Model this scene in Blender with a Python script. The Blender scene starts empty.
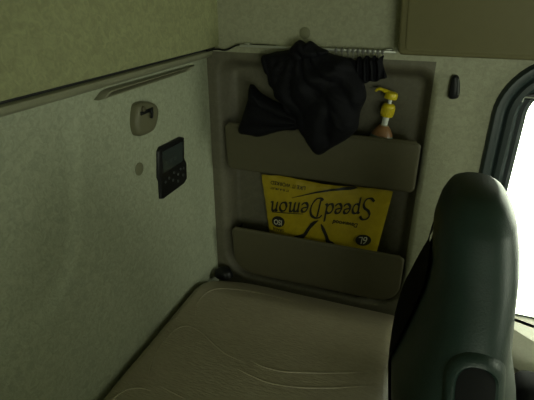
import bpy, bmesh, math, random
from mathutils import Vector, Matrix, noise
random.seed(7)
C = bpy.context.scene.collection
sc = bpy.context.scene
R = math.radians
sc.view_settings.view_transform = 'Standard'
sc.view_settings.look = 'None'
sc.view_settings.gamma = 1
sc.view_settings.exposure = 0.0
sc.view_settings.use_curve_mapping = False

# ------------------------------------------------------------------ camera
CAM = Vector((0.6597, 0.0, 1.63)); YAW, PITCH, F = R(19.87), R(25.23), 449.25
fwd = Vector((-math.sin(YAW)*math.cos(PITCH), math.cos(YAW)*math.cos(PITCH), -math.sin(PITCH)))
rgt = Vector((math.cos(YAW), math.sin(YAW), 0)); upv = rgt.cross(fwd)
cam = bpy.data.objects.new('camera', bpy.data.cameras.new('camera')); C.objects.link(cam)
cam.data.sensor_width = 36; cam.data.lens = 36*F/534; cam.data.sensor_fit = 'HORIZONTAL'
cam.data.clip_start = 0.02
m = Matrix((rgt, upv, -fwd)).transposed().to_4x4(); m.translation = CAM
cam.matrix_world = m
sc.camera = cam

def ray(px, py): return fwd + rgt*(px-267)/F + upv*(200-py)/F
def at(px, py, y):                       # measured point on a plane parallel to the side wall
    d = ray(px, py); return CAM + d*(y/d.y)
def atx(px, py, x=0.0):                  # measured point on a plane parallel to the back wall
    d = ray(px, py); return CAM + d*((x-CAM.x)/d.x)
def atz(px, py, z):
    d = ray(px, py); return CAM + d*((z-CAM.z)/d.z)

# ------------------------------------------------------------------ materials
def mat(name, col, rough=0.6, var=0.0, vscale=40, bump=0.0, bscale=200, metal=0.0, spec=0.5, sheen=0.0, stretch=None, coat=0.0):
    M = bpy.data.materials.new(name); M.use_nodes = True
    nt = M.node_tree; b = nt.nodes['Principled BSDF']
    b.inputs['Base Color'].default_value = (*col, 1); b.inputs['Roughness'].default_value = rough
    b.inputs['Metallic'].default_value = metal; b.inputs['Specular IOR Level'].default_value = spec
    b.inputs['Sheen Weight'].default_value = sheen; b.inputs['Coat Weight'].default_value = coat
    if var or bump:
        tc = nt.nodes.new('ShaderNodeTexCoord'); mp = nt.nodes.new('ShaderNodeMapping')
        nt.links.new(tc.outputs['Object'], mp.inputs['Vector'])
        if stretch: mp.inputs['Scale'].default_value = stretch
    if var:
        n = nt.nodes.new('ShaderNodeTexNoise'); n.inputs['Scale'].default_value = vscale; n.inputs['Detail'].default_value = 4
        n.inputs['Distortion'].default_value = 1.2
        nt.links.new(mp.outputs[0], n.inputs['Vector'])
        r = nt.nodes.new('ShaderNodeValToRGB')
        r.color_ramp.elements[0].position = .35; r.color_ramp.elements[1].position = .65
        r.color_ramp.elements[0].color = (*[c*(1-var) for c in col], 1); r.color_ramp.elements[1].color = (*[min(1, c*(1+var)) for c in col], 1)
        nt.links.new(n.outputs['Fac'], r.inputs[0]); nt.links.new(r.outputs[0], b.inputs['Base Color'])
    if bump:
        n2 = nt.nodes.new('ShaderNodeTexNoise'); n2.inputs['Scale'].default_value = bscale; n2.inputs['Detail'].default_value = 5
        nt.links.new(mp.outputs[0], n2.inputs['Vector'])
        bp = nt.nodes.new('ShaderNodeBump'); bp.inputs['Strength'].default_value = bump; bp.inputs['Distance'].default_value = .004
        nt.links.new(n2.outputs['Fac'], bp.inputs['Height']); nt.links.new(bp.outputs[0], b.inputs['Normal'])
    return M

M_WALL = mat('mottled_vinyl', (.375, .40, .29), .62, .13, 75, .25, 260)
M_SIDE = mat('side_trim_vinyl', (.31, .31, .212), .6, .10, 75, .25, 260)
M_UP = mat('upper_vinyl', (.29, .30, .155), .65, .13, 70, .25, 260)
M_LEDGE = mat('ledge_plastic', (.27, .27, .185), .55, .04, 60, .1, 300)
M_SIDE_SHADE = mat('side_trim_shade', (.116, .107, .072), .6, .10, 60, .2, 260)  # darker side vinyl: shade around the pockets put into the colour
M_POCKET = mat('pocket_plastic', (.085, .076, .042), .55, .03, 40, .12, 400)
M_CAB = mat('cabinet_olive', (.15, .135, .064), .5, .02, 30, .1, 400)
M_MATT = mat('mattress_vinyl', (.355, .31, .225), .42, .08, 55, .42, 95, stretch=(.7, 2.2, 1))
M_DARK = mat('shadow_gap_rubber', (.012, .012, .012), .7)
M_BLACK = mat('black_plastic', (.007, .0075, .0085), .4, spec=.35)
M_SEAL = mat('window_rubber', (.022, .03, .033), .5)
M_SEAL2 = mat('window_frame_grey', (.022, .034, .034), .45)
M_CLOTH = mat('black_cloth', (.0040, .0040, .0060), .75, .1, 30, .3, 350, spec=.16)
M_SEAT = mat('seat_leather', (.013, .027, .022), .44, .10, 14, .12, 350, spec=.36)
M_SHELL = mat('seat_shell', (.004, .0045, .0045), .75, spec=.15)
M_METAL = mat('rail_metal', (.46, .47, .42), .45, metal=.6)
M_YEL = mat('pump_yellow', (.62, .49, .01), .35)
M_WHITE = mat('white_plastic', (.72, .74, .7), .35)
M_BAG = mat('bag_yellow', (.37, .275, .007), .42, .07, 30, .25, 60)
M_INK = mat('black_ink', (.010, .010, .010), .45)
M_PALE = mat('pale_print', (.5, .48, .36), .5)
M_SCREEN = mat('lcd_screen', (.032, .043, .043), .18, .05, 20)
M_SCREENT = mat('lcd_digits', (.040, .052, .052), .3)
M_KEY = mat('key_grey', (.045, .05, .05), .45)
M_GLIDE = mat('glider_grey', (.12, .12, .105), .5)
M_HOOK = mat('hook_beige', (.14, .135, .08), .5)
M_PLUG = mat('plug_beige', (.17, .17, .10), .6)
M_FLOOR = mat('floor_rubber', (.05, .05, .045), .8, .1, 30)
M_BODY = mat('bottle_body', (.42, .40, .30), .25)
M_ORANGE = mat('bottle_orange', (.26, .13, .055), .4)
M_TEAL = mat('bottle_teal', (.18, .26, .22), .4)
M_RED = mat('bottle_red', (.45, .05, .03), .4)
M_SILL = mat('sill_beige', (.68, .66, .55), .5, .04, 60, .15, 300)
M_GLASS = bpy.data.materials.new('window_glass'); M_GLASS.use_nodes = True
_n = M_GLASS.node_tree; _n.nodes.remove(_n.nodes['Principled BSDF'])
_t = _n.nodes.new('ShaderNodeBsdfTransparent'); _t.inputs[0].default_value = (.955, 1, .895, 1)
_g = _n.nodes.new('ShaderNodeBsdfGlossy'); _g.inputs['Roughness'].default_value = .02
_f = _n.nodes.new('ShaderNodeFresnel'); _x = _n.nodes.new('ShaderNodeMixShader')
_n.links.new(_f.outputs[0], _x.inputs[0]); _n.links.new(_t.outputs[0], _x.inputs[1]); _n.links.new(_g.outputs[0], _x.inputs[2])
_n.links.new(_x.outputs[0], _n.nodes['Material Output'].inputs[0])

# ------------------------------------------------------------------ helpers
def link(name, bm, m, parent=None, smooth=True, sharp=40):
    bmesh.ops.recalc_face_normals(bm, faces=bm.faces)
    me = bpy.data.meshes.new(name); bm.to_mesh(me); bm.free()
    if smooth:
        me.polygons.foreach_set('use_smooth', [True]*len(me.polygons))
        try: me.set_sharp_from_angle(angle=R(sharp))
        except Exception: pass
    ms = m if isinstance(m, (list, tuple)) else [m]
    for k in ms: me.materials.append(k)
    o = bpy.data.objects.new(name, me); C.objects.link(o)
    if parent:
        o.parent = parent; o.matrix_parent_inverse = Matrix.Translation(-parent.location)
    return o
def thing(name, loc, label, cat, group=None):
    o = bpy.data.objects.new(name, None); C.objects.link(o); o.location = loc
    o.empty_display_size = .05
    return tag(o, label, cat, group)
def tag(o, label, cat, group=None):
    o['label'] = label; o['category'] = cat
    if group: o['group'] = group
    return o
def struct(o): o['kind'] = 'structure'; return o
def box(bm, a, b, mi=0, bev=0.0, seg=3):
    r = bmesh.ops.create_cube(bm, size=1)
    vs = r['verts']
    for v in vs:
        v.co = Vector([(a[i]+b[i])/2 + v.co[i]*(b[i]-a[i]) for i in range(3)])
    if bev:
        es = list({e for v in vs for e in v.link_edges})
        bmesh.ops.bevel(bm, geom=es, offset=bev, segments=seg, profile=.5, affect='EDGES')
def tube(bm, pts, r, n=8, cap=True):
    rings = []
    for i, p in enumerate(pts):
        p = Vector(p); a = Vector(pts[max(0, i-1)]); b = Vector(pts[min(len(pts)-1, i+1)])
        t = (b-a).normalized() if (b-a).length > 1e-9 else Vector((0, 0, 1))
        h = Vector((0, 0, 1)) if abs(t.z) < .9 else Vector((1, 0, 0))
        u = t.cross(h).normalized(); w = t.cross(u)
        rr = r[i] if isinstance(r, (list, tuple)) else r
        rings.append([bm.verts.new(p+(u*math.cos(2*math.pi*k/n)+w*math.sin(2*math.pi*k/n))*rr) for k in range(n)])
    for a, b in zip(rings, rings[1:]):
        for k in range(n): bm.faces.new((a[k], a[(k+1) % n], b[(k+1) % n], b[k]))
    if cap: bm.faces.new(rings[0]); bm.faces.new(rings[-1][::-1])
def spline(P, n=8, closed=False):
    P = [Vector(p) for p in P]; out = []; N = len(P)
    for i in range(N if closed else N-1):
        if closed: a, b, c, d = P[(i-1) % N], P[i], P[(i+1) % N], P[(i+2) % N]
        else: a, b, c, d = P[max(0, i-1)], P[i], P[i+1], P[min(N-1, i+2)]
        for k in range(n):
            t = k/n
            out.append(.5*((2*b)+(c-a)*t+(2*a-5*b+4*c-d)*t*t+(3*b-a-3*c+d)*t**3))
    if not closed: out.append(P[-1])
    return out
def lathe(bm, prof, M=Matrix.Identity(4), n=24, sy=1.0):
    rings = []
    for r, z in prof:
        rings.append([bm.verts.new(M @ Vector((r*math.cos(2*math.pi*k/n), sy*r*math.sin(2*math.pi*k/n), z))) for k in range(n)])
    for a, b in zip(rings, rings[1:]):
        for k in range(n): bm.faces.new((a[k], a[(k+1) % n], b[(k+1) % n], b[k]))
    bm.faces.new(rings[0][::-1]); bm.faces.new(rings[-1])
def rrect(x0, x1, z0, z1, r, n=6):
    """rounded rectangle outline; r = (bl, br, tr, tl)"""
    if not isinstance(r, (list, tuple)): r = (r,)*4
    out = []
    for (cx, cz, rr, a0) in ((x0+r[0], z0+r[0], r[0], 180), (x1-r[1], z0+r[1], r[1], 270), (x1-r[2], z1-r[2], r[2], 0), (x0+r[3], z1-r[3], r[3], 90)):
        for k in range(n+1):
            a = R(a0+90*k/n); out.append((cx+rr*math.cos(a), cz+rr*math.sin(a)))
    return out
def inset(poly, d):
    N = len(poly); out = []
    for i in range(N):
        p = Vector(poly[i]); a = Vector(poly[i-1]); b = Vector(poly[(i+1) % N])
        e1 = p-a; e2 = b-p
        if e1.length < 1e-9: e1 = e2
        if e2.length < 1e-9: e2 = e1
        t = (e1.normalized()+e2.normalized()).normalized()
        out.append(tuple(p+Vector((-t.y, t.x))*d))
    return out
def plate(bm, outline, f, depths):
    """stack of rings: depths = [(inset, depth)], f(u, v, depth) -> 3d; first and last rings capped"""
    rings = []
    for ins, d in depths:
        o = inset(outline, ins) if ins else outline
        rings.append([bm.verts.new(f(u, v, d)) for u, v in o])
    N = len(outline)
    for a, b in zip(rings, rings[1:]):
        for k in range(N): bm.faces.new((a[k], a[(k+1) % N], b[(k+1) % N], b[k]))
    bm.faces.new(rings[0]); bm.faces.new(rings[-1][::-1])
def thick(o, d, t=.03):
    """gives a height-field wall a straight outer face"""
    bm = bmesh.new(); bm.from_mesh(o.data)
    r = bmesh.ops.extrude_face_region(bm, geom=bm.faces[:], use_keep_orig=True)
    D = Vector(d); ref = max(v.co.dot(D) for v in bm.verts)+.004
    for g in r['geom']:
        if isinstance(g, bmesh.types.BMVert): g.co += D*(ref-g.co.dot(D))
    bmesh.ops.recalc_face_normals(bm, faces=bm.faces)
    bm.to_mesh(o.data); bm.free()
    o.data.polygons.foreach_set('use_smooth', [True]*len(o.data.polygons)); o.data.set_sharp_from_angle(angle=R(50))
    return o
def sdrr(x, z, x0, x1, z0, z1, rad):
    """signed distance of rounded rect, rad(x,z) picks the corner radius"""
    cx, cz = (x0+x1)/2, (z0+z1)/2; hx, hz = (x1-x0)/2, (z1-z0)/2
    r = rad(x-cx, z-cz)
    qx, qz = abs(x-cx)-hx+r, abs(z-cz)-hz+r
    return min(max(qx, qz), 0)+math.hypot(max(qx, 0), max(qz, 0))-r
def sm(a, b, x):
    t = max(0, min(1, (x-a)/(b-a))); return t*t*(3-2*t)

YW = 1.27            # side wall plane
# ------------------------------------------------------------------ room shell
bm = bmesh.new(); box(bm, (-.1, -1.2, -.05), (2.5, 1.45, 0)); struct(link('floor', bm, M_FLOOR, smooth=False))
bm = bmesh.new(); box(bm, (-.1, -1.2, 2.2), (2.5, 1.45, 2.25)); struct(link('ceiling', bm, M_UP, smooth=False))
# unseen front wall; windshield opening narrowed to a gap to cut its light
WS = (.55, 1.17, 1.18, 1.68)
bm = bmesh.new()
box(bm, (2.3, -1.15, 0), (2.38, 1.28, WS[2])); box(bm, (2.3, -1.15, WS[3]), (2.38, 1.28, 2.2))
box(bm, (2.3, -1.15, WS[2]), (2.38, WS[0], WS[3])); box(bm, (2.3, WS[1], WS[2]), (2.38, 1.28, WS[3]))
struct(link('wall_front', bm, M_SIDE, smooth=False))
bm = bmesh.new(); box(bm, (2.335, WS[0], WS[2]), (2.34, WS[1], WS[3])); struct(link('window_2', bm, M_GLASS, smooth=False))
# far side wall behind the camera, with its door window enlarged for the main light
FW = (1.05, 2.15, 1.05, 1.70)
bm = bmesh.new()
box(bm, (0, -1.2, 0), (2.3, -1.15, FW[2])); box(bm, (0, -1.2, FW[3]), (2.3, -1.15, 2.2))
box(bm, (0, -1.2, FW[2]), (FW[0], -1.15, FW[3])); box(bm, (FW[1], -1.2, FW[2]), (2.3, -1.15, FW[3]))
struct(link('wall_right', bm, M_SIDE, smooth=False))
bm = bmesh.new(); box(bm, (FW[0], -1.18, FW[2]), (FW[1], -1.175, FW[3])); struct(link('window_3', bm, M_GLASS, smooth=False))

# back wall, lower trim: height field with the pressed panel outline
gpts = [(a.y, a.z) for a in (atx(66, 60), atx(70, 110), atx(74, 160), atx(76, 200), atx(75, 235), atx(69, 268), atx(50, 305), atx(22, 335), atx(0, 352), atx(-60, 395))]
gl = [(p.x, p.y) for p in spline([(a, b, 0) for a, b in gpts], 6)]
def gdist(y, z):
    best = 9; sg = 1
    for (a, b), (c, d) in zip(gl, gl[1:]):
        ex, ez = c-a, d-b; L = ex*ex+ez*ez or 1e-9
        t = max(0, min(1, ((y-a)*ex+(z-b)*ez)/L)); dx, dz = y-a-ex*t, z-b-ez*t
        q = math.hypot(dx, dz)
        if q < best: best = q; sg = 1 if ex*dz-ez*dx > 0 else -1
    return best*sg
bm = bmesh.new(); grid = []
ys = [-1.15+.08*i for i in range(20)]+[.4+.0125*i for i in range(71)]
zs = [-.01, .30, .45]+[.56+.0145*i for i in range(59)]+[1.43, 1.455]
for y in ys:
    row = []
    for z in zs:
        x = 0.0
        if y > .3:
            g = gdist(y, z); x -= .009*sm(.014, -.012, g)*sm(1.425, 1.39, z); x -= .004*math.exp(-(g/.010)**2)*sm(1.425, 1.39, z)
        x += .006*sm(1.20, 1.27, y)                       # rounds into the corner
        row.append(bm.verts.new((x, min(y, 1.275), z)))
    grid.append(row)
for i in range(len(ys)-1):
    for j in range(len(zs)-1): bm.faces.new((grid[i][j], grid[i+1][j], grid[i+1][j+1], grid[i][j+1]))
thick(struct(link('wall_back', bm, M_WALL)), (-1, 0, 0))
# upper back wall stands proud of the trim; rounded lower edge
bm = bmesh.new()
prof = [(-.02, 1.472), (.038, 1.472), (.046, 1.4745), (.049, 1.482), (.049, 2.2), (-.02, 2.2)]
ra = [bm.verts.new((x, -1.15, z)) for x, z in prof]; rb = [bm.verts.new((x, 1.275, z)) for x, z in prof]
for k in range(len(prof)): q = (k+1) % len(prof); bm.faces.new((ra[k], ra[q], rb[q], rb[k]))
bm.faces.new(ra); bm.faces.new(rb[::-1]); struct(link('wall_back_upper', bm, M_UP))
# rolled ledge under it
bm = bmesh.new()
prof = [(-.02, 1.467), (.040, 1.467), (.0455, 1.4645), (.0465, 1.460), (.043, 1.453), (.032, 1.447), (.018, 1.443), (.006, 1.441), (-.02, 1.44)]
ra = [bm.verts.new((x, -1.15, z)) for x, z in prof]; rb = [bm.verts.new((x, 1.235, z)) for x, z in prof]
rc = [bm.verts.new((max(-.02, x-.018), 1.262, z)) for x, z in prof]
for A, B_ in ((ra, rb), (rb, rc)):
    for k in range(len(prof)): q = (k+1) % len(prof); bm.faces.new((A[k], A[q], B_[q], B_[k]))
bm.faces.new(ra); bm.faces.new(rc[::-1]); struct(link('trim_1', bm, M_LEDGE))
bm = bmesh.new(); box(bm, (-.02, -1.15, 1.4672), (.036, 1.268, 1.4718)); struct(link('trim_2', bm, M_DARK, smooth=False))

# side wall: height field with the pocket recess, opening for the window
RX0, RX1, RZ0, RZ1 = .044, .668, .672, 1.438
def rec(x, z): return sdrr(x, z, RX0, RX1, RZ0, RZ1, lambda u, v: (.10 if v < 0 else .05))
WX0, WX1, WZ0, WZ1 = .869, 1.95, .55, 1.437
def winr(u, v): return .10 if v > 0 else .07
def win(x, z): return sdrr(x, z, WX0, WX1, WZ0, WZ1, winr)
bm = bmesh.new(); grid = []
xs = [.0085*i for i in range(96)]+[.816+.012*i for i in range(20)]+[1.06+.05*i for i in range(26)]
zs = [-.01, .30, .45]+[.55+.0085*i for i in range(108)]+[1.475+.045*i for i in range(17)]
for x in xs:
    row = []
    for z in zs:
        d = rec(x, z); y = YW+.058*sm(.006, -.032, d)
        y -= .0022*math.exp(-((d-.012)/.009)**2) * sm(.80, .70, z)
        row.append(bm.verts.new((x, y, z)))
    grid.append(row)
for i in range(len(xs)-1):
    for j in range(len(zs)-1):
        cx, cz = (xs[i]+xs[i+1])/2, (zs[j]+zs[j+1])/2
        if win(cx, cz) < .012: continue
        fc = bm.faces.new((grid[i][j], grid[i+1][j], grid[i+1][j+1], grid[i][j+1]))
        if sdrr(cx, cz, -.5, RX1, .10, 1.470, lambda u, v: .002) < -.008: fc.material_index = 1  # painted shade from the corner to the right recess edge
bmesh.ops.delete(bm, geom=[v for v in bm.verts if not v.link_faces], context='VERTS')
thick(struct(link('wall_side', bm, [M_SIDE, M_SIDE_SHADE])), (0, 1, 0))
# window: grey rubber frame, inner black bead, glass
bm = bmesh.new()
def ring_loft(bm, specs):
    rings = []
    for grow, y in specs:
        o = rrect(WX0-grow, WX1+grow, WZ0-grow, WZ1+grow, tuple(max(.02, r+grow) for r in (.07, .07, .10, .10)), 12)
        rings.append([bm.verts.new((u, y, v)) for u, v in o])
    N = len(rings[0])
    for a, b in zip(rings, rings[1:]+rings[:1]):
        for k in range(N): bm.faces.new((a[k], a[(k+1) % N], b[(k+1) % N], b[k]))
ring_loft(bm, [(.055, YW+.004), (.052, YW-.010), (.046, YW-.0155), (.034, YW-.016), (.027, YW-.011), (.022, YW-.004), (.016, YW-.012), (.004, YW-.014), (-.006, YW-.004), (-.012, YW+.03), (.0, YW+.05)])
wf = struct(link('window_1', bm, M_SEAL2))
bm = bmesh.new()
ring_loft(bm, [(-.010, YW+.012), (-.018, YW+.010), (-.030, YW+.022), (-.034, YW+.045), (-.010, YW+.05)])
link('inner_seal', bm, M_SEAL, wf)
bm = bmesh.new(); box(bm, (WX0-.01, YW+.042, WZ0-.01), (WX1+.01, YW+.046, WZ1+.01)); link('glass_pane', bm, M_GLASS, wf, smooth=False)

bm = bmesh.new()
l0, l1 = at(520, 101, YW-.006), at(552, 97, YW-.006)
box(bm, (l0.x, YW-.010, l1.z-.010), (l1.x, YW+.012, l1.z+.006), bev=.003)
link('latch', bm, M_BLACK, wf)
bm = bmesh.new(); tube(bm, [(l0.x+.004, YW-.0115, l1.z-.004), (l1.x-.004, YW-.0115, l1.z-.004)], .0022, 8); tube(bm, [(l0.x+.005, YW-.0115, l1.z-.003), (l0.x+.0045, YW-.0115, l1.z-.016)], .002, 8)
link('latch_rod', bm, M_METAL, wf)
# ------------------------------------------------------------------ sill ledge below the window
s0 = at(514, 309, YW-.02)
# ------------------------------------------------------------------ overhead cabinet
YC = 1.20
a = at(397.5, 55, YC); b = at(399.5, 0, YC)
t = thing('overhead_cabinet', (1.3, YC, a.z), 'olive brown overhead cabinet on the side wall above the window', 'cabinet')
bm = bmesh.new()
lx0, lx1 = a.x, a.x + (b.x-a.x)
def cabf(u, v, d): return Vector((u+(lx1-lx0)*(v-a.z)/(b.z-a.z)*max(0, (1.9-u)/1.9), YC+d, v))
plate(bm, rrect(a.x, 2.28, a.z, 2.15, .012, 4), cabf, [(0, .068), (0, .008), (.002, .003), (.007, 0)])
link('body', bm, M_CAB, t)
bm = bmesh.new()
plate(bm, rrect(a.x+.018, 2.24, a.z+.012, 2.12, .01, 4), cabf, [(0, -.0002), (0, -.003), (.003, -.0045)])
link('door', bm, M_CAB, t)

# ------------------------------------------------------------------ storage pockets
def pocket(name, c_tl, c_tr, z_bot, rb, yt, yb, label):
    x0, x1 = c_tl.x, c_tr.x; zt = (c_tl.z+c_tr.z)/2-.012*(rb > .05)-.0065
    t = thing(name, ((x0+x1)/2, YW+.05, z_bot), label, 'pocket', 'wall pockets')
    def f(u, v, d):
        k = (v-z_bot)/(zt-z_bot); return Vector((u, yb+(yt-yb)*k+d, v))
    bm = bmesh.new()
    out = rrect(x0, x1, z_bot, zt, (rb, rb, .012, .012), 10)
    plate(bm, out, f, [(.004, .012), (0, .010), (0, .004), (.003, .001), (.007, 0)])
    link('front_panel', bm, M_POCKET, t)
    # closed bottom and ends reaching back to the recess
    o2 = out
    idx = [i for i, (u, v) in enumerate(o2) if v < zt-.013]
    idx.sort(key=lambda i: i)
    bm = bmesh.new()
    path = [p for p in o2[:22]]
    path = [(x0, zt-.02)]+path+[(x1, zt-.02)]
    A = [bm.verts.new(f(u*.985+.0075*(x0+x1), max(v, z_bot+.004), .011)) for u, v in path]
    B_ = [bm.verts.new(Vector((u*.985+.0075*(x0+x1), YW+.054, max(v, z_bot+.004)))) for u, v in path]
    for k in range(len(path)-1): bm.faces.new((A[k], A[k+1], B_[k+1], B_[k]))
    bmesh.ops.solidify(bm, geom=bm.faces[:], thickness=.003)
    link('gusset', bm, M_POCKET, t)
    bm = bmesh.new()
    tube(bm, [f(x0+.012+(x1-x0-.024)*k/20, zt, .006) for k in range(21)], .0062, 8)
    link('top_rim', bm, M_POCKET, t)
    return f, zt
YP = 1.235
u_tl, u_tr = at(224, 121, YP), at(421.5, 143.5, YP); ub = at(320, 181, YP+.012).z
fU, zU = pocket('wall_pocket', u_tl, u_tr, ub, .018, YP, YP+.012, 'upper olive plastic wall pocket, holding the pump bottle, under the curtain')
l_tl, l_tr = at(231, 222, YP), at(405, 256, YP); lb = at(320, 288.5, YP+.02).z
fL, zL = pocket('wall_pocket', l_tl, l_tr, lb, .075, YP, YP+.02, 'lower olive plastic wall pocket with rounded lower corners, holding the yellow bag')

# ------------------------------------------------------------------ curtain rail
YR = 1.250
r0, r1 = at(240, 46.5, YR), at(396.5, 51, YR); rz = (r0.z+r1.z)/2
t = thing('curtain_rail', (r0.x, YR, rz), 'thin pale metal curtain rail along the side wall under the plain upper panel', 'rail')
bm = bmesh.new(); box(bm, (r0.x, YR-.004, rz-.0032), (r1.x, YR+.004, rz+.0032), bev=.0015); link('track', bm, M_METAL, t)
for k in range(3):
    bm = bmesh.new(); x = r0.x+.02+(r1.x-r0.x-.04)*k/2; box(bm, (x-.008, YR+.0035, rz-.003), (x+.008, YW+.001, rz+.007), bev=.001)
    link('bracket', bm, M_METAL, t)
bm = bmesh.new(); pts = spline([(.044, 1.20, 1.4695), (.052, 1.235, 1.4695), (.058, 1.252, 1.468), at(226, 50, 1.258), at(236, 45.5, 1.256), at(243, 44.8, 1.255), at(256, 45, 1.257), at(276, 46, 1.259)], 8)
tube(bm, pts, .0026, 8)
tag(link('cord', bm, M_BLACK), 'short black cord crossing the corner to the left end of the curtain rail', 'cord')

# ------------------------------------------------------------------ curtain (bundled, hooked over the pocket)
def pillow(bm, outl, cen, yb, thick, fold, yback=.012, nr=22, sub=6, edge=.004):
    o = spline([(p[0], p[1], 0) for p in outl], sub, True)
    N = len(o); front = []
    for i in range(nr+1):
        s = (i/nr)
        ring = []
        for p in o:
            px, py = cen[0]+(p.x-cen[0])*s, cen[1]+(p.y-cen[1])*s
            q = at(px, py, yb)
            h = (1-s**2.6)**.5 if s < 1 else 0
            y = yb-edge-thick*h-fold(px, py, s)*(.25+.75*min(1, (1-s)*5))
            ring.append((Vector((q.x, y, q.z)), s))
        front.append(ring)
    V = []
    c = bm.verts.new(front[0][0][0])
    for ring in front[1:]: V.append([bm.verts.new(p) for p, s in ring])
    for k in range(N): bm.faces.new((c, V[0][k], V[0][(k+1) % N]))
    for a, b in zip(V, V[1:]):
        for k in range(N): bm.faces.new((a[k], b[k], b[(k+1) % N], a[(k+1) % N]))
    # back
    prev = V[-1]
    for s in (.97, .6):
        nb = []
        for p in o:
            q = at(cen[0]+(p.x-cen[0])*s, cen[1]+(p.y-cen[1])*s, yb)
            nb.append(bm.verts.new((q.x, yb+yback*(1 if s < .9 else .4), q.z)))
        for k in range(N): bm.faces.new((prev[k], nb[k], nb[(k+1) % N], prev[(k+1) % N]))
        prev = nb
    q = at(cen[0], cen[1], yb); cb = bm.verts.new((q.x, yb+yback, q.z))
    for k in range(N): bm.faces.new((cb, prev[(k+1) % N], prev[k]))
def ridge(t): return abs(math.sin(t))**.6
def foldA(px, py, s):
    n = noise.noise(Vector((px*.02, py*.02, 3)))
    u = (px*.45+py*.62)*.085+n*2.2
    # long folds falling from the gathered top, bending to the lower right
    ang = math.atan2(py-35, px-300)
    v = ang*9+n*2.6+.015*py
    return .014*ridge(v)+.008*math.sin(u*1.7)+.006*noise.noise(Vector((px*.07, py*.07, 9)))+.0035*ridge(px*.12-py*.2+3*noise.noise(Vector((px*.05, py*.05, 1))))
def foldB(px, py, s):
    ang = math.atan2(py-122, px-306)
    n = noise.noise(Vector((px*.04, py*.04, 5)))
    return .012*ridge(ang*8+n*1.6)+.004*n
def foldC(px, py, s):
    n = noise.noise(Vector((px*.05, py*.05, 7)))
    return .007*math.sin(px*.95+n*2)+.003*n
def foldD(px, py, s):
    n = noise.noise(Vector((px*.08, py*.08, 2)))
    return .008*ridge((px*.5-py*.3)*.35+n*2)
def foldE(px, py, s):
    n = noise.noise(Vector((px*.05, py*.05, 12)))
    return .008*ridge((px-py*.28)*.30+n)
t = thing('curtain', (.3, YR, rz), 'black cloth curtain bunched up on the rail and draped over the upper wall pocket', 'curtain')
bm = bmesh.new()
YK = 1.222
pillow(bm, [(264, 59), (274, 52), (288, 50), (300, 46), (316, 47), (334, 54), (348, 58), (357, 68), (364, 82), (367, 96), (361, 111), (358, 128), (348, 138), (334, 146), (319, 154), (311, 146), (303, 134), (296, 122), (286, 106), (277, 93), (269, 78)], (320, 96), YK, .040, foldA)
pillow(bm, [(251, 84), (259, 91), (268, 97), (280, 103), (291, 108), (303, 116), (306, 124), (298, 129), (284, 130), (272, 133), (261, 136), (249, 134), (239, 131), (243, 117), (248, 101)], (272, 117), YK, .030, foldB)
pillow(bm, [(344, 62), (350, 58), (355, 61), (359, 56), (363, 59), (367, 55), (371, 58), (375, 55), (378, 58), (384, 55.5), (383, 62), (385, 70), (387, 77), (381, 79), (376, 82), (371, 80.5), (366, 83), (358, 84), (349, 80)], (366, 69), YK+.012, .016, foldC)
pillow(bm, [(289, 53), (294, 44), (300, 40), (306, 43), (311, 41), (320, 47), (329, 52), (318, 58), (306, 60), (296, 64)], (306, 51), YK-.006, .026, foldD)
pillow(bm, [(262, 57), (268, 54), (280, 52), (294, 52), (300, 62), (300, 90), (298, 112), (290, 116), (283, 104), (276, 97), (274, 89), (270, 84), (268, 74), (265, 70)], (284, 78), YK-.008, .026, foldE)
for v in bm.verts:
    v.co.z += .0015*noise.noise(v.co*60)
link('curtain_panel', bm, M_CLOTH, t, sharp=75)
for px in (336, 342, 348, 353, 358, 363, 368, 373, 378, 383):
    q = at(px, 51, YR-.006); bm = bmesh.new()
    tube(bm, spline([(q.x, YR-.0035, rz+.006), (q.x, YR-.0075, rz+.002), (q.x+.001, YR-.0075, rz-.010), (q.x+.002, YR-.012, rz-.020)], 5), .0016, 6)
    box(bm, (q.x-.004, YR-.0075, rz-.006), (q.x+.004, YR-.0042, rz+.004), bev=.001)
    link('hook', bm, M_GLIDE, t)

# ------------------------------------------------------------------ pump bottle
YB = 1.283
top = at(391, 97, YB); bot = at(382.3, 133, YB)
ax = (top-bot).normalized(); h = Vector((0, 1, 0)); xx = (h.cross(ax)).normalized(); yy = ax.cross(xx)
base = at(379, 160, YB)
base.z = ub+.006+.002
base.x = bot.x - (bot.z-base.z)*ax.x/ax.z
L = (top-base).length
Mb = Matrix((xx, yy, ax)).transposed().to_4x4(); Mb.translation = base
ppm = (at(391, 97, YB)-at(391, 107, YB)).length/10      # metres per photo pixel at the bottle
def zz(py): return (at(387, py, YB)-base).dot(ax)
t = thing('pump_bottle', base, 'pump bottle with yellow pump head and collar standing in the upper wall pocket', 'bottle')
bm = bmesh.new()
zsh, zn = zz(137), zz(122)
lathe(bm, [(.024, 0), (.031, .003), (.033, .01), (.0335, zz(146)), (.0325, zz(139)), (.028, zz(134.5)), (.0205, zz(130)), (.0125, zz(126.5)), (.0085, zz(125)), (.0078, zn), (.0078, zz(114))], Mb, 28, .85)
link('body', bm, M_BODY, t)
bm = bmesh.new()
lathe(bm, [(.034, zz(150)), (.0345, zz(146)), (.0333, zz(139)), (.031, zz(136.3)), (.029, zz(136))], Mb, 28, .85); link('label_band', bm, M_TEAL, t)
bm = bmesh.new()
lathe(bm, [(.0300, zz(135.6)), (.0292, zz(134.5)), (.0214, zz(129.7)), (.0135, zz(126.2)), (.0120, zz(126))], Mb, 28, .85); link('shoulder_label', bm, M_ORANGE, t)
bm = bmesh.new()
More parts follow.
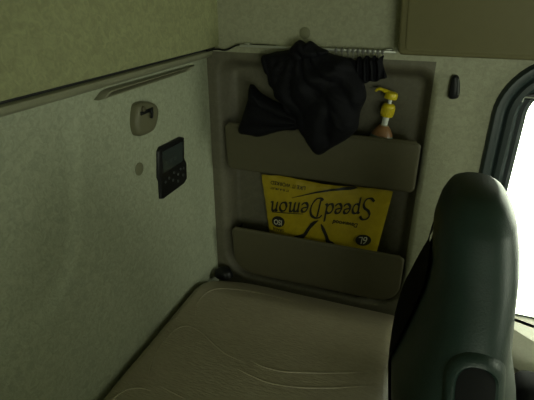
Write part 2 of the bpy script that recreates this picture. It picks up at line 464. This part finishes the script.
lathe(bm, [(.0082, zz(125)), (.0088, zz(124)), (.0088, zz(116)), (.0075, zz(115))], Mb, 20); link('neck', bm, M_WHITE, t)
bm = bmesh.new()
lathe(bm, [(.014, zz(116.5)), (.0172, zz(116)), (.0178, zz(114)), (.0178, zz(107)), (.0172, zz(105)), (.013, zz(103.5)), (.008, zz(103))], Mb, 24)
for k in range(24):                                   # knurls
    a_ = 2*math.pi*k/24; p0 = Mb @ Vector((.0179*math.cos(a_), .0179*math.sin(a_), zz(114))); p1 = Mb @ Vector((.0179*math.cos(a_), .0179*math.sin(a_), zz(107)))
    tube(bm, [p0, p1], .0011, 5)
link('collar', bm, M_YEL, t)
bm = bmesh.new(); lathe(bm, [(.0052, zz(104)), (.0052, zz(96))], Mb, 16); link('stem', bm, M_WHITE, t)
bm = bmesh.new()
lathe(bm, [(.008, zz(98.5)), (.0165, zz(98)), (.0178, zz(96.5)), (.0178, zz(94)), (.016, zz(92)), (.009, zz(90.8)), (.002, zz(90.5))], Mb, 24)
hz = zz(92.5)
tube(bm, [Mb @ Vector(p) for p in spline([(-.004, 0, hz), (-.02, .002, hz+.003), (-.032, .002, hz+.0055), (-.041, .002, hz+.003), (-.044, .002, hz-.003)], 6)], [.0058]*8+[.0045]*8+[.0038]*9, 12)
link('pump_head', bm, M_YEL, t)

# ------------------------------------------------------------------ yellow bag with upside-down print
YG = 1.282
cTL, cTR, cBR, cBL = at(261.5, 174.5, YG), at(393, 192, YG), at(374, 262, YG), at(272, 248, YG)
zfl = lb+.012
def bagpt(u, v):                                       # u 0..1 left-right, v 0..1 bottom-top (as seen)
    a_ = cBL.lerp(cBR, u); b_ = cTL.lerp(cTR, u); p = a_.lerp(b_, v)
    edge = (min(u, 1-u), min(v, 1-v))
    p.z += .004*math.sin(u*9)*sm(.75, 1, v)
    return p
def puff(u, v):
    U, V_ = 2*u-1, 2*v-1
    return max(0, (1-abs(U)**2.5))**.6*max(0, (1-abs(V_)**2.8))**.6
def bagfront(u, v):
    p = bagpt(u, v); f = puff(u, v)
    w = .0022*noise.noise(Vector((u*9, v*4, 1)))+.0012*math.sin(u*60)*sm(.88, 1, v)+.0012*math.sin(v*40)*(sm(.92, 1, u)+sm(.08, 0, u))
    return Vector((p.x, YG-.016*f-.001+w, p.z))
t = thing('bag', (.42, YG, zfl), 'yellow plastic bag with upside-down black print in the lower wall pocket', 'bag')
bm = bmesh.new(); NU, NV = 64, 36
Fv = [[bm.verts.new(bagfront(i/NU, j/NV)) for j in range(NV+1)] for i in range(NU+1)]
Bv = [[(Fv[i][j] if i in (0, NU) or j in (0, NV) else bm.verts.new(bagpt(i/NU, j/NV)+Vector((0, .014*puff(i/NU, j/NV)+.0012, 0)))) for j in range(NV+1)] for i in range(NU+1)]
for i in range(NU):
    for j in range(NV):
        bm.faces.new((Fv[i][j], Fv[i+1][j], Fv[i+1][j+1], Fv[i][j+1]))
        bm.faces.new((Bv[i][j], Bv[i][j+1], Bv[i+1][j+1], Bv[i+1][j]))
link('pouch', bm, M_BAG, t, sharp=80)
# inverse bilinear: photo pixel -> (u, v) on the bag
def uv(px, py):
    q = at(px, py, YG-.012); u = v = .5
    for _ in range(12):
        p = bagpt(u, v); e = 1e-3
        du = (bagpt(u+e, v)-p)/e; dv = (bagpt(u, v+e)-p)/e
        rx, rz_ = q.x-p.x, q.z-p.z; det = du.x*dv.z-du.z*dv.x
        u += (rx*dv.z-rz_*dv.x)/det; v += (du.x*rz_-du.z*rx)/det
        u = max(-.2, min(1.2, u)); v = max(-.2, min(1.2, v))
    return u, v
def onbag(u, v, off):
    p = bagfront(max(0, min(1, u)), max(0, min(1, v))); p.y -= off; return p
def quadstrip(bm, L1, L2, off):
    a_ = [bm.verts.new(onbag(*p, off)) for p in L1]; b_ = [bm.verts.new(onbag(*p, off)) for p in L2]
    for k in range(len(a_)-1):
        try: bm.faces.new((a_[k], a_[k+1], b_[k+1], b_[k]))
        except ValueError: pass
GL = {
 'S': (.74, [[(.74, .72), (.58, .92), (.30, .90), (.14, .68), (.26, .42), (.52, .26), (.64, .02), (.50, -.26), (.20, -.32), (-.02, -.12)]]),
 'p': (.58, [[(.02, .48), (.11, .56), (.12, .2), (.10, -.36)], [(.12, .40), (.26, .56), (.44, .50), (.50, .28), (.40, .06), (.24, .0), (.12, .08)]]),
 'e': (.50, [[(.06, .26), (.30, .30), (.42, .40), (.34, .55), (.18, .54), (.05, .36), (.06, .14), (.20, .0), (.36, .03), (.46, .14)]]),
 'd': (.60, [[(.44, .46), (.28, .57), (.10, .46), (.03, .24), (.12, .03), (.28, .02), (.42, .16)], [(.46, 1.05), (.45, .5), (.44, .1), (.54, .0)]]),
 'D': (.86, [[(.22, .84), (.18, .3), (.14, -.24)], [(-.08, .72), (.06, .88), (.34, .92), (.62, .76), (.74, .42), (.66, .02), (.42, -.26), (.14, -.28), (.0, -.16)]]),
 'm': (.82, [[(.02, .50), (.10, .55), (.10, .0)], [(.10, .36), (.24, .56), (.36, .50), (.38, .25), (.37, .0)], [(.38, .36), (.52, .56), (.64, .50), (.66, .2), (.68, .02), (.78, .02)]]),
 'o': (.54, [[(.28, .56), (.10, .48), (.03, .27), (.12, .05), (.27, .0), (.43, .10), (.48, .30), (.40, .50), (.26, .56)]]),
 '6': (.58, [[(.46, .92), (.24, .74), (.08, .44), (.08, .16), (.24, .0), (.44, .08), (.50, .30), (.36, .46), (.18, .42), (.08, .26)]]),
 'L': (.56, [[(.12, .96), (.11, .5), (.10, .04), (.30, .03), (.54, .04)]]),
 'n': (.60, [[(.02, .50), (.11, .55), (.11, .0)], [(.11, .34), (.26, .56), (.40, .50), (.42, .2), (.45, .02), (.56, .04)]]),
}
def lettering(bm, word, o_px, e_px, up_px, off, wide=.13, thin=.05, track=.06):
    """o_px = start of the baseline, e_px = its end, up_px = vector of one cap height (photo pixels)"""
    tot = sum(GL[c][0]+track if c != ' ' else .25 for c in word); x = 0
    ex = ((e_px[0]-o_px[0])/tot, (e_px[1]-o_px[1])/tot)
    def P(a_, b_): return uv(o_px[0]+ex[0]*a_+up_px[0]*b_, o_px[1]+ex[1]*a_+up_px[1]*b_)
    n_ = 0
    for c in word:
        if c == ' ': x += .25; continue
        for st in GL[c][1]:
            sp = spline([(a_, b_, 0) for a_, b_ in st], 6)
            for wdt, ang in ((wide, 38), (thin, 128)):
                dx, dy = wdt/2*math.cos(R(ang)), wdt/2*math.sin(R(ang))
                quadstrip(bm, [P(x+p.x+dx+p.y*.12, p.y+dy) for p in sp], [P(x+p.x-dx+p.y*.12, p.y-dy) for p in sp], off+.00006*n_); n_ += 1
        x += GL[c][0]+track
bm = bmesh.new()
lettering(bm, 'Speed', (373.5, 204), (324.5, 203), (-.8, 16.5), .0016, .17, .09)
lettering(bm, 'Demon', (323, 202.5), (269.5, 201.5), (-.8, 16), .0016, .17, .09)
link('lettering', bm, M_INK, t, smooth=False)
def swoosh(bm, pts, off=.0016):
    ps = spline([(a_, b_, w) for a_, b_, w in pts], 8); A, B_ = [], []
    for i, p in enumerate(ps):
        q0, q1 = ps[max(0, i-1)], ps[min(len(ps)-1, i+1)]
        d = Vector((q1.x-q0.x, q1.y-q0.y)).normalized(); nrm = Vector((-d.y, d.x))*p.z/2
        A.append(uv(p.x+nrm.x, p.y+nrm.y)); B_.append(uv(p.x-nrm.x, p.y-nrm.y))
    quadstrip(bm, A, B_, off)
bm = bmesh.new()
swoosh(bm, [(292, 197.5, .3), (315, 192.5, 1.4), (335, 190, 2.0), (350, 189, 2.6), (357, 188.6, .4)], .0030)
swoosh(bm, [(272, 211.8, .9), (285, 212.2, .9), (304, 213, .5)], .0030)
swoosh(bm, [(319, 219.5, .6), (314, 222.5, 3.4), (309, 228, 3.2), (305, 234, 3.6), (299, 237.5, 6), (291, 241, 7), (286, 242, 3)])
swoosh(bm, [(321.5, 223, .8), (323.5, 228, 3.2), (326.5, 235, 3.2), (328, 240, 4), (331, 244, 7), (337, 248, 4)])
link('artwork', bm, M_INK, t, smooth=False)
def ellipse(bm, c, rx, ry, tilt, off):
    rings = []
    for s in (.02, .35, .7, 1):
        rg = []
        for k in range(32):
            a_ = 2*math.pi*k/32; x, y = rx*s*math.cos(a_), ry*s*math.sin(a_)
            rg.append(bm.verts.new(onbag(*uv(c[0]+x*math.cos(tilt)-y*math.sin(tilt), c[1]+x*math.sin(tilt)+y*math.cos(tilt)), off)))
        rings.append(rg)
    bm.faces.new(rings[0])
    for a_, b_ in zip(rings, rings[1:]):
        for k in range(32): bm.faces.new((a_[k], a_[(k+1) % 32], b_[(k+1) % 32], b_[k]))
for c, rx, ry, tl in (((278.3, 221.6), 6.6, 5.6, .12), ((363.3, 240), 7.8, 5.6, .1)):
    bm = bmesh.new(); ellipse(bm, c, rx, ry, tl, .0024); link('round_badge', bm, M_INK, t, smooth=False)
def smalltext(name, s, c_px, ex, ey, m_, off, shear=.0, bold=.0):
    cu = bpy.data.curves.new('t', 'FONT'); cu.body = s; cu.align_x = 'CENTER'; cu.align_y = 'CENTER'; cu.shear = shear; cu.offset = bold
    o = bpy.data.objects.new('t', cu); C.objects.link(o)
    dg = bpy.context.evaluated_depsgraph_get(); me = bpy.data.meshes.new_from_object(o.evaluated_get(dg))
    bpy.data.objects.remove(o)
    b2 = bmesh.new(); b2.from_mesh(me); bpy.data.meshes.remove(me)
    bmesh.ops.triangulate(b2, faces=b2.faces)
    for v in b2.verts:
        x, y = v.co.x, v.co.y
        v.co = onbag(*uv(c_px[0]+ex[0]*x+ey[0]*y, c_px[1]+ex[1]*x+ey[1]*y), off)
    return link(name, b2, m_, t, smooth=False)
smalltext('badge_text', 'ISO', (278.3, 221.6), (-5.6, -.7), (-.4, 7.2), M_PALE, .0052, 0, .02)
bm = bmesh.new(); lettering(bm, '6L', (367.8, 243.0-6.2), (359.0, 242.0-6.0), (-.4, 7.0), .0062, .17, .12); link('badge_text', bm, M_PALE, t, smooth=False)
smalltext('small_print', 'Davewood', (346, 222.6), (-5.6, -1.0), (-.4, 6.0), M_INK, .0028, .25, .02)
smalltext('small_print', 'LIKE IT WORKED', (288, 185.3), (-4.6, -.75), (-.3, 5.0), M_INK, .0028, 0, .015)
smalltext('small_print', 'IT IS A MUST', (279.5, 189.3), (-3.4, -.5), (-.3, 3.0), M_INK, .0028, 0, .015)
smalltext('small_print', 'GRADE', (278.6, 229.6), (-3.6, -.6), (-.3, 3.6), M_INK, .0028, 0, .02)

# ------------------------------------------------------------------ bunk
t = thing('bunk', (.35, .2, 0), 'brown vinyl bunk mattress with stitched curved seams along the back wall', 'bunk')
bm = bmesh.new(); box(bm, (.03, -1.1, .0), (.60, 1.24, .475), bev=.01); link('bunk_base', bm, M_SIDE, t)
MX0, MX1, MY0, MY1, MZ0, MZ1 = .015, .686, -1.08, 1.256, .475, .740
RC = .11
def xleft(y):
    d = y-(MY1-RC)
    return MX0 + (RC-math.sqrt(max(0, RC*RC-d*d)) if d > 0 else 0)
def mtop(x, y):
    ex = min(x-xleft(y), (MX1-x)*.6); ey = min(MY1-y, (y-MY0)*2)
    dr = lambda e, r: r-math.sqrt(max(0, r*r-(r-max(0, min(r, e)))**2))
    z = MZ1-min(.16, dr(ex, .030)+.088*(1-sm(-.06, .20, ey))/.85)
    z += .0022*noise.noise(Vector((x*7, y*7, 4)))
    return z
bm = bmesh.new()
us = [(i/90) for i in range(91)]
us = [0, .004, .010, .018, .028]+[.04+.96*i/86 for i in range(87)]
ys = [MY0+.05*i for i in range(30)]+[.43+(MY1-.43)*i/110 for i in range(111)]
T = []
for u in us:
    row = []
    for y in ys:
        x = xleft(y)+(MX1-xleft(y))*u; row.append(bm.verts.new((x, y, mtop(x, y))))
    T.append(row)
for i in range(len(us)-1):
    for j in range(len(ys)-1): bm.faces.new((T[i][j], T[i+1][j], T[i+1][j+1], T[i][j+1]))
xs = us
loop = [T[i][0] for i in range(len(xs))]+[T[-1][j] for j in range(1, len(ys))]+[T[i][-1] for i in range(len(xs)-2, -1, -1)]+[T[0][j] for j in range(len(ys)-2, 0, -1)]
low = [bm.verts.new((v.co.x, v.co.y, MZ0)) for v in loop]
for k in range(len(loop)): q = (k+1) % len(loop); bm.faces.new((loop[k], low[k], low[q], loop[q]))
bm.faces.new(low)
seams = [[(148, 378), (151, 366), (156, 351), (166, 338), (178, 328), (190, 326.5), (202, 333), (216, 346), (228, 355), (244, 362)],
         [(196, 316), (197, 304), (205, 294), (217, 289), (240, 290), (268, 295), (300, 303)],
         [(104, 408), (114, 398), (126, 390), (140, 388), (152, 391)],
         [(236, 368), (250, 375), (270, 383), (295, 387), (320, 388), (350, 387), (380, 384)],
         [(250, 360), (262, 366), (280, 371), (300, 372.5), (330, 373), (360, 372), (385, 369)],
         [(160, 386), (172, 392), (188, 400), (205, 408)]]
for s in seams:
    pts = []
    for p in spline([(a_, b_, 0) for a_, b_ in s], 8):
        z = .72
        for _ in range(6):
            q = atz(p.x, p.y, z); z = mtop(min(MX1-.002, max(MX0+.002, q.x)), min(MY1-.002, q.y))
        pts.append(Vector((q.x, q.y, z-.0004)))
    n_ = len(pts); tube(bm, pts, [.0022*min(1, .2+min(i, n_-1-i)/8) for i in range(n_)], 7)
link('mattress', bm, M_MATT, t, sharp=60)
# black cap in the corner
q = at(226, 280, 1.225)
bm = bmesh.new()
lathe(bm, [(.034, -.001), (.035, 0), (.034, .009), (.030, .019), (.022, .027), (.011, .031), (.002, .032)], Matrix.Translation((.048, 1.230, .683)), 24, .8)
# ------------------------------------------------------------------ wall fittings
tag(link('anchor_cap', bm, M_BLACK), 'black rounded cap in the corner behind the bunk mattress', 'cap')
def disc_x(bm, c, r, th, x=0.0, n=28):
    lathe(bm, [(r, 0), (r, th*.6), (r*.85, th), (r*.1, th)], Matrix.Translation((x, c.y, c.z)) @ Matrix.Rotation(R(90), 4, 'Y'), n)
c = atx(139, 169); bm = bmesh.new(); disc_x(bm, c, .0165, .003, .0); tag(link('plug', bm, M_PLUG), 'round beige plug on the back wall, below the coat hook', 'plug', None)
c = at(305, 33, YW); bm = bmesh.new()
lathe(bm, [(.0155, 0), (.0155, .002), (.013, .003), (.001, .003)], Matrix.Translation((c.x, YW, c.z)) @ Matrix.Rotation(R(90), 4, 'X'), 28)
tag(link('plug', bm, M_PLUG), 'round beige plug on the upper side panel above the curtain', 'plug')
c = atx(4, 112); bm = bmesh.new(); disc_x(bm, c, .0035, .002); tag(link('screw', bm, M_BLACK), 'tiny dark screw under the ledge near the left end of the back wall', 'screw')

# slotted grip moulding on the back wall
t = thing('grip_slot', atx(146, 84), 'long narrow slotted grip moulding on the back wall under the ledge', 'grip')
oc = [atx(px, py, .010) for px, py in ((97.5, 100.5), (188.5, 70.5), (194, 65), (109, 89), (104, 92))]
ol = [(p.y, p.z) for p in oc]
bm = bmesh.new()
fx = lambda u, v, d: Vector((d, u, v))
# frame: outer ring to inner ring, groove behind it
o1 = ol; cxy = Vector((sum(p[0] for p in ol)/5, sum(p[1] for p in ol)/5))
oi = [(p.y, p.z) for p in (atx(107, 95.5, .010), atx(182, 71.5, .010), atx(186.5, 68.3, .010), atx(113, 91, .010), atx(110, 92.5, .010))]
r_ = [[bm.verts.new(fx(u, v, d)) for u, v in o] for o, d in ((o1, -.002), (o1, .012), ([(a_[0]*.7+b_[0]*.3, a_[1]*.7+b_[1]*.3) for a_, b_ in zip(o1, oi)], .018), ([(a_[0]*.2+b_[0]*.8, a_[1]*.2+b_[1]*.8) for a_, b_ in zip(o1, oi)], .016), (oi, .004))]
for a_, b_ in zip(r_, r_[1:]):
    for k in range(5): bm.faces.new((a_[k], a_[(k+1) % 5], b_[(k+1) % 5], b_[k]))
link('frame', bm, M_LEDGE, t)
bm = bmesh.new(); v_ = [bm.verts.new(fx(u, v, .0042)) for u, v in oi]; bm.faces.new(v_)
e_ = bmesh.ops.extrude_face_region(bm, geom=bm.faces[:]); bmesh.ops.translate(bm, verts=[g for g in e_['geom'] if isinstance(g, bmesh.types.BMVert)], vec=(-.002, 0, 0))
link('groove', bm, M_POCKET, t, smooth=False)

# coat hook
hp = [(134, 110), (136, 104), (142, 101.5), (149, 102), (154, 105), (156, 111), (155, 120), (152, 129), (146, 133.5), (138, 136), (134.5, 132), (133, 122)]
hc = atx(144, 119)
t = thing('coat_hook', hc, 'beige shield-shaped coat hook on the back wall above the control panel', 'hook')
hq = [(p.y, p.z) for p in (atx(a_, b_, .009) for a_, b_ in hp)]
o = [(p.x, p.y) for p in spline([(a_, b_, 0) for a_, b_ in hq], 4, True)]
area = sum(o[i-1][0]*o[i][1]-o[i][0]*o[i-1][1] for i in range(len(o)))
if area < 0: o = o[::-1]
bm = bmesh.new(); plate(bm, o, lambda u, v, d: Vector((d, u, v)), [(0, -.002), (0, .012), (.002, .017), (.006, .0195), (.012, .0205)])
link('body', bm, M_HOOK, t)
bm = bmesh.new()
def hk(px, py, x): return atx(px, py, x)
box(bm, tuple(Vector((.019, min(hk(140, 112, .02).y, hk(153, 112, .02).y), hk(146, 113.5, .02).z))), tuple(Vector((.0225, hk(153, 112, .02).y, hk(146, 109.5, .02).z))), bev=.0015)
link('slot', bm, M_BLACK, t)
bm = bmesh.new()
p0 = hk(149.5, 110, .022); tube(bm, spline([p0, p0+Vector((.004, 0, -.001)), p0+Vector((.006, 0, -.006)), p0+Vector((.005, 0, -.014)), p0+Vector((.003, 0, -.019))], 6), [.0045]*13+[.0035]*12, 10)
link('hook_arm', bm, M_BLACK, t)
bm = bmesh.new(); p0 = hk(143, 109, .021); lathe(bm, [(.007, 0), (.006, .004), (.002, .006)], Matrix.Translation(p0) @ Matrix.Rotation(R(90), 4, 'Y'), 16); link('screw', bm, M_POCKET, t)

# control panel
XP = .0085
P = lambda px, py, x=XP: atx(px, py, x)
dp = [(159, 151.5), (161, 147.2), (181, 137), (184.5, 137.5), (184.8, 158), (187, 163), (187.5, 179), (184.5, 184), (164, 199.3), (161.5, 199), (160.5, 182), (159, 178)]
t = thing('control_panel', P(172, 168, 0), 'black control panel with grey screen and buttons on the back wall', 'control panel')
dq = [(p.y, p.z) for p in (P(a_, b_) for a_, b_ in dp)]
area = sum(dq[i-1][0]*dq[i][1]-dq[i][0]*dq[i-1][1] for i in range(len(dq)))
if area < 0: dq = dq[::-1]
bm = bmesh.new(); plate(bm, dq, lambda u, v, d: Vector((d, u, v)), [(0, -.002), (0, XP-.004), (.002, XP-.001), (.005, XP)])
link('housing', bm, M_BLACK, t, sharp=30)
def quadx(name, pts, x, m_, th=.0015, par=None):
    bm = bmesh.new(); v_ = [bm.verts.new(atx(a_, b_, x)) for a_, b_ in pts]; bm.faces.new(v_)
    e_ = bmesh.ops.extrude_face_region(bm, geom=bm.faces[:]); bmesh.ops.translate(bm, verts=[g for g in e_['geom'] if isinstance(g, bmesh.types.BMVert)], vec=(-th, 0, 0))
    return link(name, bm, m_, par or t, smooth=False)
scr = quadx('screen', [(162.5, 152), (182.5, 141.5), (182.8, 161), (163.8, 173)], XP+.0012, M_SCREEN)
for k, (x0, y0) in enumerate(((166, 161), (170, 159), (174, 157))):
    quadx('screen_digit', [(x0, y0), (x0+2.4, y0-1.3), (x0+2.4, y0+2.7), (x0, y0+4)], XP+.0015, M_SCREENT, .0004, scr)
for (bx, by, r_) in ((169, 178, .0042), (174, 172.5, .0042), (180.5, 169, .0042), (178, 174, .0048), (173, 180, .0042), (178, 181, .0042), (183, 175, .0042), (183.5, 168, .0036), (165.5, 182, .0042)):
    p = P(bx, by); bm = bmesh.new(); disc_x(bm, p, r_, .0028, XP-.0005, 16); link('button', bm, M_KEY, t)

# black lamp / clip on the side wall
c = at(454, 87, YW)
t = thing('wall_clip', c, 'small black plastic clip on the side wall between the curtain and the window', 'clip')
cp = [(448.5, 97.5), (450, 84), (452, 77), (455.5, 75), (459, 77.5), (460, 85), (459.5, 94), (456.5, 98.5)]
o = [(q.x, q.z) for q in (at(a_, b_, YW-.01) for a_, b_ in cp)]
o = [(p.x, p.y) for p in spline([(a_, b_, 0) for a_, b_ in o], 4, True)]
area = sum(o[i-1][0]*o[i][1]-o[i][0]*o[i-1][1] for i in range(len(o)))
if area < 0: o = o[::-1]
bm = bmesh.new(); plate(bm, o, lambda u, v, d: Vector((u, YW-d, v)), [(0, -.001), (0, .012), (.002, .017), (.005, .019)]); link('body', bm, M_BLACK, t)
bm = bmesh.new(); q0, q1 = at(458, 79, YW-.02), at(457.8, 95, YW-.02); tube(bm, [q0+Vector((0, -.0005, 0)), q1+Vector((0, -.0005, 0))], .0028, 8); link('lever', bm, M_KEY, t)

# ------------------------------------------------------------------ driver seat
t = thing('driver_seat', (.95, .70, 0), 'dark green leather driver seat with black rear shell, seen from behind', 'seat')
YS = .70
def section(z):
    K = [  # z, xback, xfront, half width
        (.50, .725, .905, .235), (.65, .715, .900, .25), (.80, .710, .890, .25), (.95, .672, .880, .25), (1.06, .660, .856, .247),
        (1.14, .681, .832, .226), (1.20, .696, .826, .186), (1.25, .699, .823, .150), (1.29, .694, .816, .125), (1.325, .699, .806, .105), (1.350, .708, .790, .08), (1.361, .722, .774, .05)]
    for a_, b_ in zip(K, K[1:]):
        if a_[0] <= z <= b_[0]:
            k = (z-a_[0])/(b_[0]-a_[0]); return [a_[i]+(b_[i]-a_[i])*k for i in range(1, 4)]
    return list(K[-1][1:])
def secring(z, grow=0, n=48, p=2.6):
    xb, xf, hw = section(z); cx, hx = (xb+xf)/2, (xf-xb)/2+grow; hw += grow; out = []
    for k in range(n):
        a_ = 2*math.pi*k/n; c_, s_ = math.cos(a_), math.sin(a_)
        x = cx+hx*math.copysign(abs(c_)**(2/p), c_); y = YS+hw*math.copysign(abs(s_)**(2/p), s_)
        out.append(Vector((x, y, z)))
    return out
zl = [.50+.02*i for i in range(35)]+[1.19+.01*i for i in range(14)]+[1.325, 1.335, 1.343, 1.349, 1.356, 1.361]
bm = bmesh.new(); rings = [[bm.verts.new(p) for p in secring(z)] for z in zl]
for a_, b_ in zip(rings, rings[1:]):
    for k in range(48): bm.faces.new((a_[k], a_[(k+1) % 48], b_[(k+1) % 48], b_[k]))
bm.faces.new(rings[0][::-1]); bm.faces.new(rings[-1])
bmesh.ops.smooth_vert(bm, verts=[v for v in bm.verts if v.co.z > 1.1], factor=.5, use_axis_x=True, use_axis_y=True, use_axis_z=True)
link('backrest', bm, M_SEAT, t, sharp=70)
# rear shell hugging the back
bm = bmesh.new(); rows = []
for z in [.50+.025*i for i in range(31)]:
    full = secring(z, .004); row = [p for p in full]
    row = [full[k % 48] for k in range(19, 27)]
    rows.append([bm.verts.new(p+Vector((-.001, 0, 0))) for p in row])
for a_, b_ in zip(rows, rows[1:]):
    for k in range(len(a_)-1): bm.faces.new((a_[k], a_[k+1], b_[k+1], b_[k]))
bmesh.ops.solidify(bm, geom=bm.faces[:], thickness=.005)
link('rear_shell', bm, M_SHELL, t, sharp=60)
# belt guide on the near shoulder
bm = bmesh.new()
def ny(z, x):                                          # near-side surface y of the backrest
    xb, xf, hw = section(z); cx, hx = (xb+xf)/2, (xf-xb)/2
    s = min(.98, abs((x-cx)/hx)); return YS-hw*(1-s**2.6)**(1/2.6)
gc = (.775, 1.118)
def gring(grow, off, n=36):
    out = []; o0 = rrect(gc[0]-.024-grow, gc[0]+.024+grow, gc[1]-.085-grow, gc[1]+.065+grow, .023+grow, 9); o1_ = []
    for a_, b_ in zip(o0, o0[1:]+o0[:1]):
        o1_ += [(a_[0]+(b_[0]-a_[0])*q_/4, a_[1]+(b_[1]-a_[1])*q_/4) for q_ in range(4)]
    for u, v in o1_:
        z = v; x = u-.10*(v-gc[1])
        out.append(Vector((x, ny(z, x)-off, z)))
    return out
rr = [[bm.verts.new(p) for p in gring(g, o_)] for g, o_ in ((.016, -.006), (.015, .004), (.010, .008), (.004, .007), (0, .001), (-.001, -.004))]
N = len(rr[0])
for a_, b_ in zip(rr, rr[1:]):
    for k in range(N): bm.faces.new((a_[k], a_[(k+1) % N], b_[(k+1) % N], b_[k]))
link('belt_guide', bm, M_SEAT, t)
bm = bmesh.new(); gr = []
for i_ in range(25):
    v = gc[1]-.086+.152*i_/24; e_ = min(v-(gc[1]-.0865), gc[1]+.0665-v)
    hwid = .0245 if e_ > .0245 else math.sqrt(max(1e-6, .0245**2-(.0245-e_)**2))
    row = []
    for k in range(9):
        u = gc[0]-hwid+2*hwid*k/8-.10*(v-gc[1]); row.append(bm.verts.new((u, ny(v, u)-.0022, v)))
    gr.append(row)
for a_, b_ in zip(gr, gr[1:]):
    for k in range(8): bm.faces.new((a_[k], a_[k+1], b_[k+1], b_[k]))
link('belt_slot', bm, M_SHELL, t)
# cushion and pedestal
bm = bmesh.new(); box(bm, (.80, .46, .42), (1.36, .94, .56), bev=.05, seg=5); link('seat_cushion', bm, M_SEAT, t)
bm = bmesh.new(); box(bm, (.72, .48, .36), (1.32, .92, .43), bev=.015); box(bm, (.85, .52, .002), (1.25, .88, .37), bev=.02); link('pedestal', bm, M_SHELL, t)

# ------------------------------------------------------------------ sill and black armrest at the lower right
bm = bmesh.new()
zt_ = .715
f0, f1 = atz(515, 331, zt_), atz(534, 343, zt_); dv = (f1-f0)
e0 = f0+dv*((.875-f0.x)/dv.x); e1 = f0+dv*((1.30-f0.x)/dv.x)
top_ = [Vector((.875, 1.308, zt_)), Vector((.875, e0.y, zt_)), e1, Vector((1.94, e1.y, zt_)), Vector((1.94, 1.308, zt_))]
drop = (0, .006, .10, .13)
rings = []
for k, (dz, iny) in enumerate(((0, .006), (.004, 0), (.067, -.075), (.075, -.070), (.20, -.060))):
    rings.append([bm.verts.new((p.x, p.y+(iny if 0 < i_ < 4 else 0), zt_-dz)) for i_, p in enumerate(top_)])
for a_, b_ in zip(rings, rings[1:]):
    for k in range(5): bm.faces.new((a_[k], a_[(k+1) % 5], b_[(k+1) % 5], b_[k]))
bm.faces.new(rings[0]); bm.faces.new(rings[-1][::-1])
struct(link('trim_3', bm, M_SILL, sharp=30))
bm = bmesh.new(); tube(bm, [(.875, 1.303, zt_+.002), (1.94, 1.303, zt_+.002)], .003, 8); struct(link('trim_4', bm, M_SEAL))
bm = bmesh.new(); q = at(516, 377, 1.05)
plate(bm, rrect(q.x, q.x+.36, q.z-.16, q.z, .035, 8), lambda u, v, d: Vector((u, 1.0+d, v)), [(.02, .10), (.006, .092), (0, .08), (0, .03), (.006, .012), (.02, 0)])
box(bm, (q.x+.06, 1.09, q.z-.15), (q.x+.3, 1.268, q.z-.10), bev=.01)
tag(link('armrest', bm, M_SHELL), 'black padded door armrest beneath the side window, beside the seat', 'armrest')

# ------------------------------------------------------------------ light: overcast sky through the windows
w = bpy.data.worlds.new('World'); sc.world = w; w.use_nodes = True
bg = w.node_tree.nodes['Background']; bg.inputs[0].default_value = (1, 1, .96, 1); bg.inputs[1].default_value = 8.6
def portal(loc, rot, sx, sy):
    l = bpy.data.lights.new('window_portal', 'AREA'); l.shape = 'RECTANGLE'; l.size = sx; l.size_y = sy
    o = bpy.data.objects.new('window_portal', l); C.objects.link(o); o.location = loc; o.rotation_euler = rot
    l.cycles.is_portal = True
portal((2.39, (WS[0]+WS[1])/2, (WS[2]+WS[3])/2), (0, R(90), 0), WS[3]-WS[2], WS[1]-WS[0])
portal(((WX0+WX1)/2, YW+.06, (WZ0+WZ1)/2), (R(-90), 0, 0), WX1-WX0, WZ1-WZ0)
portal(((FW[0]+FW[1])/2, -1.21, (FW[2]+FW[3])/2), (R(90), 0, 0), FW[1]-FW[0], FW[3]-FW[2])
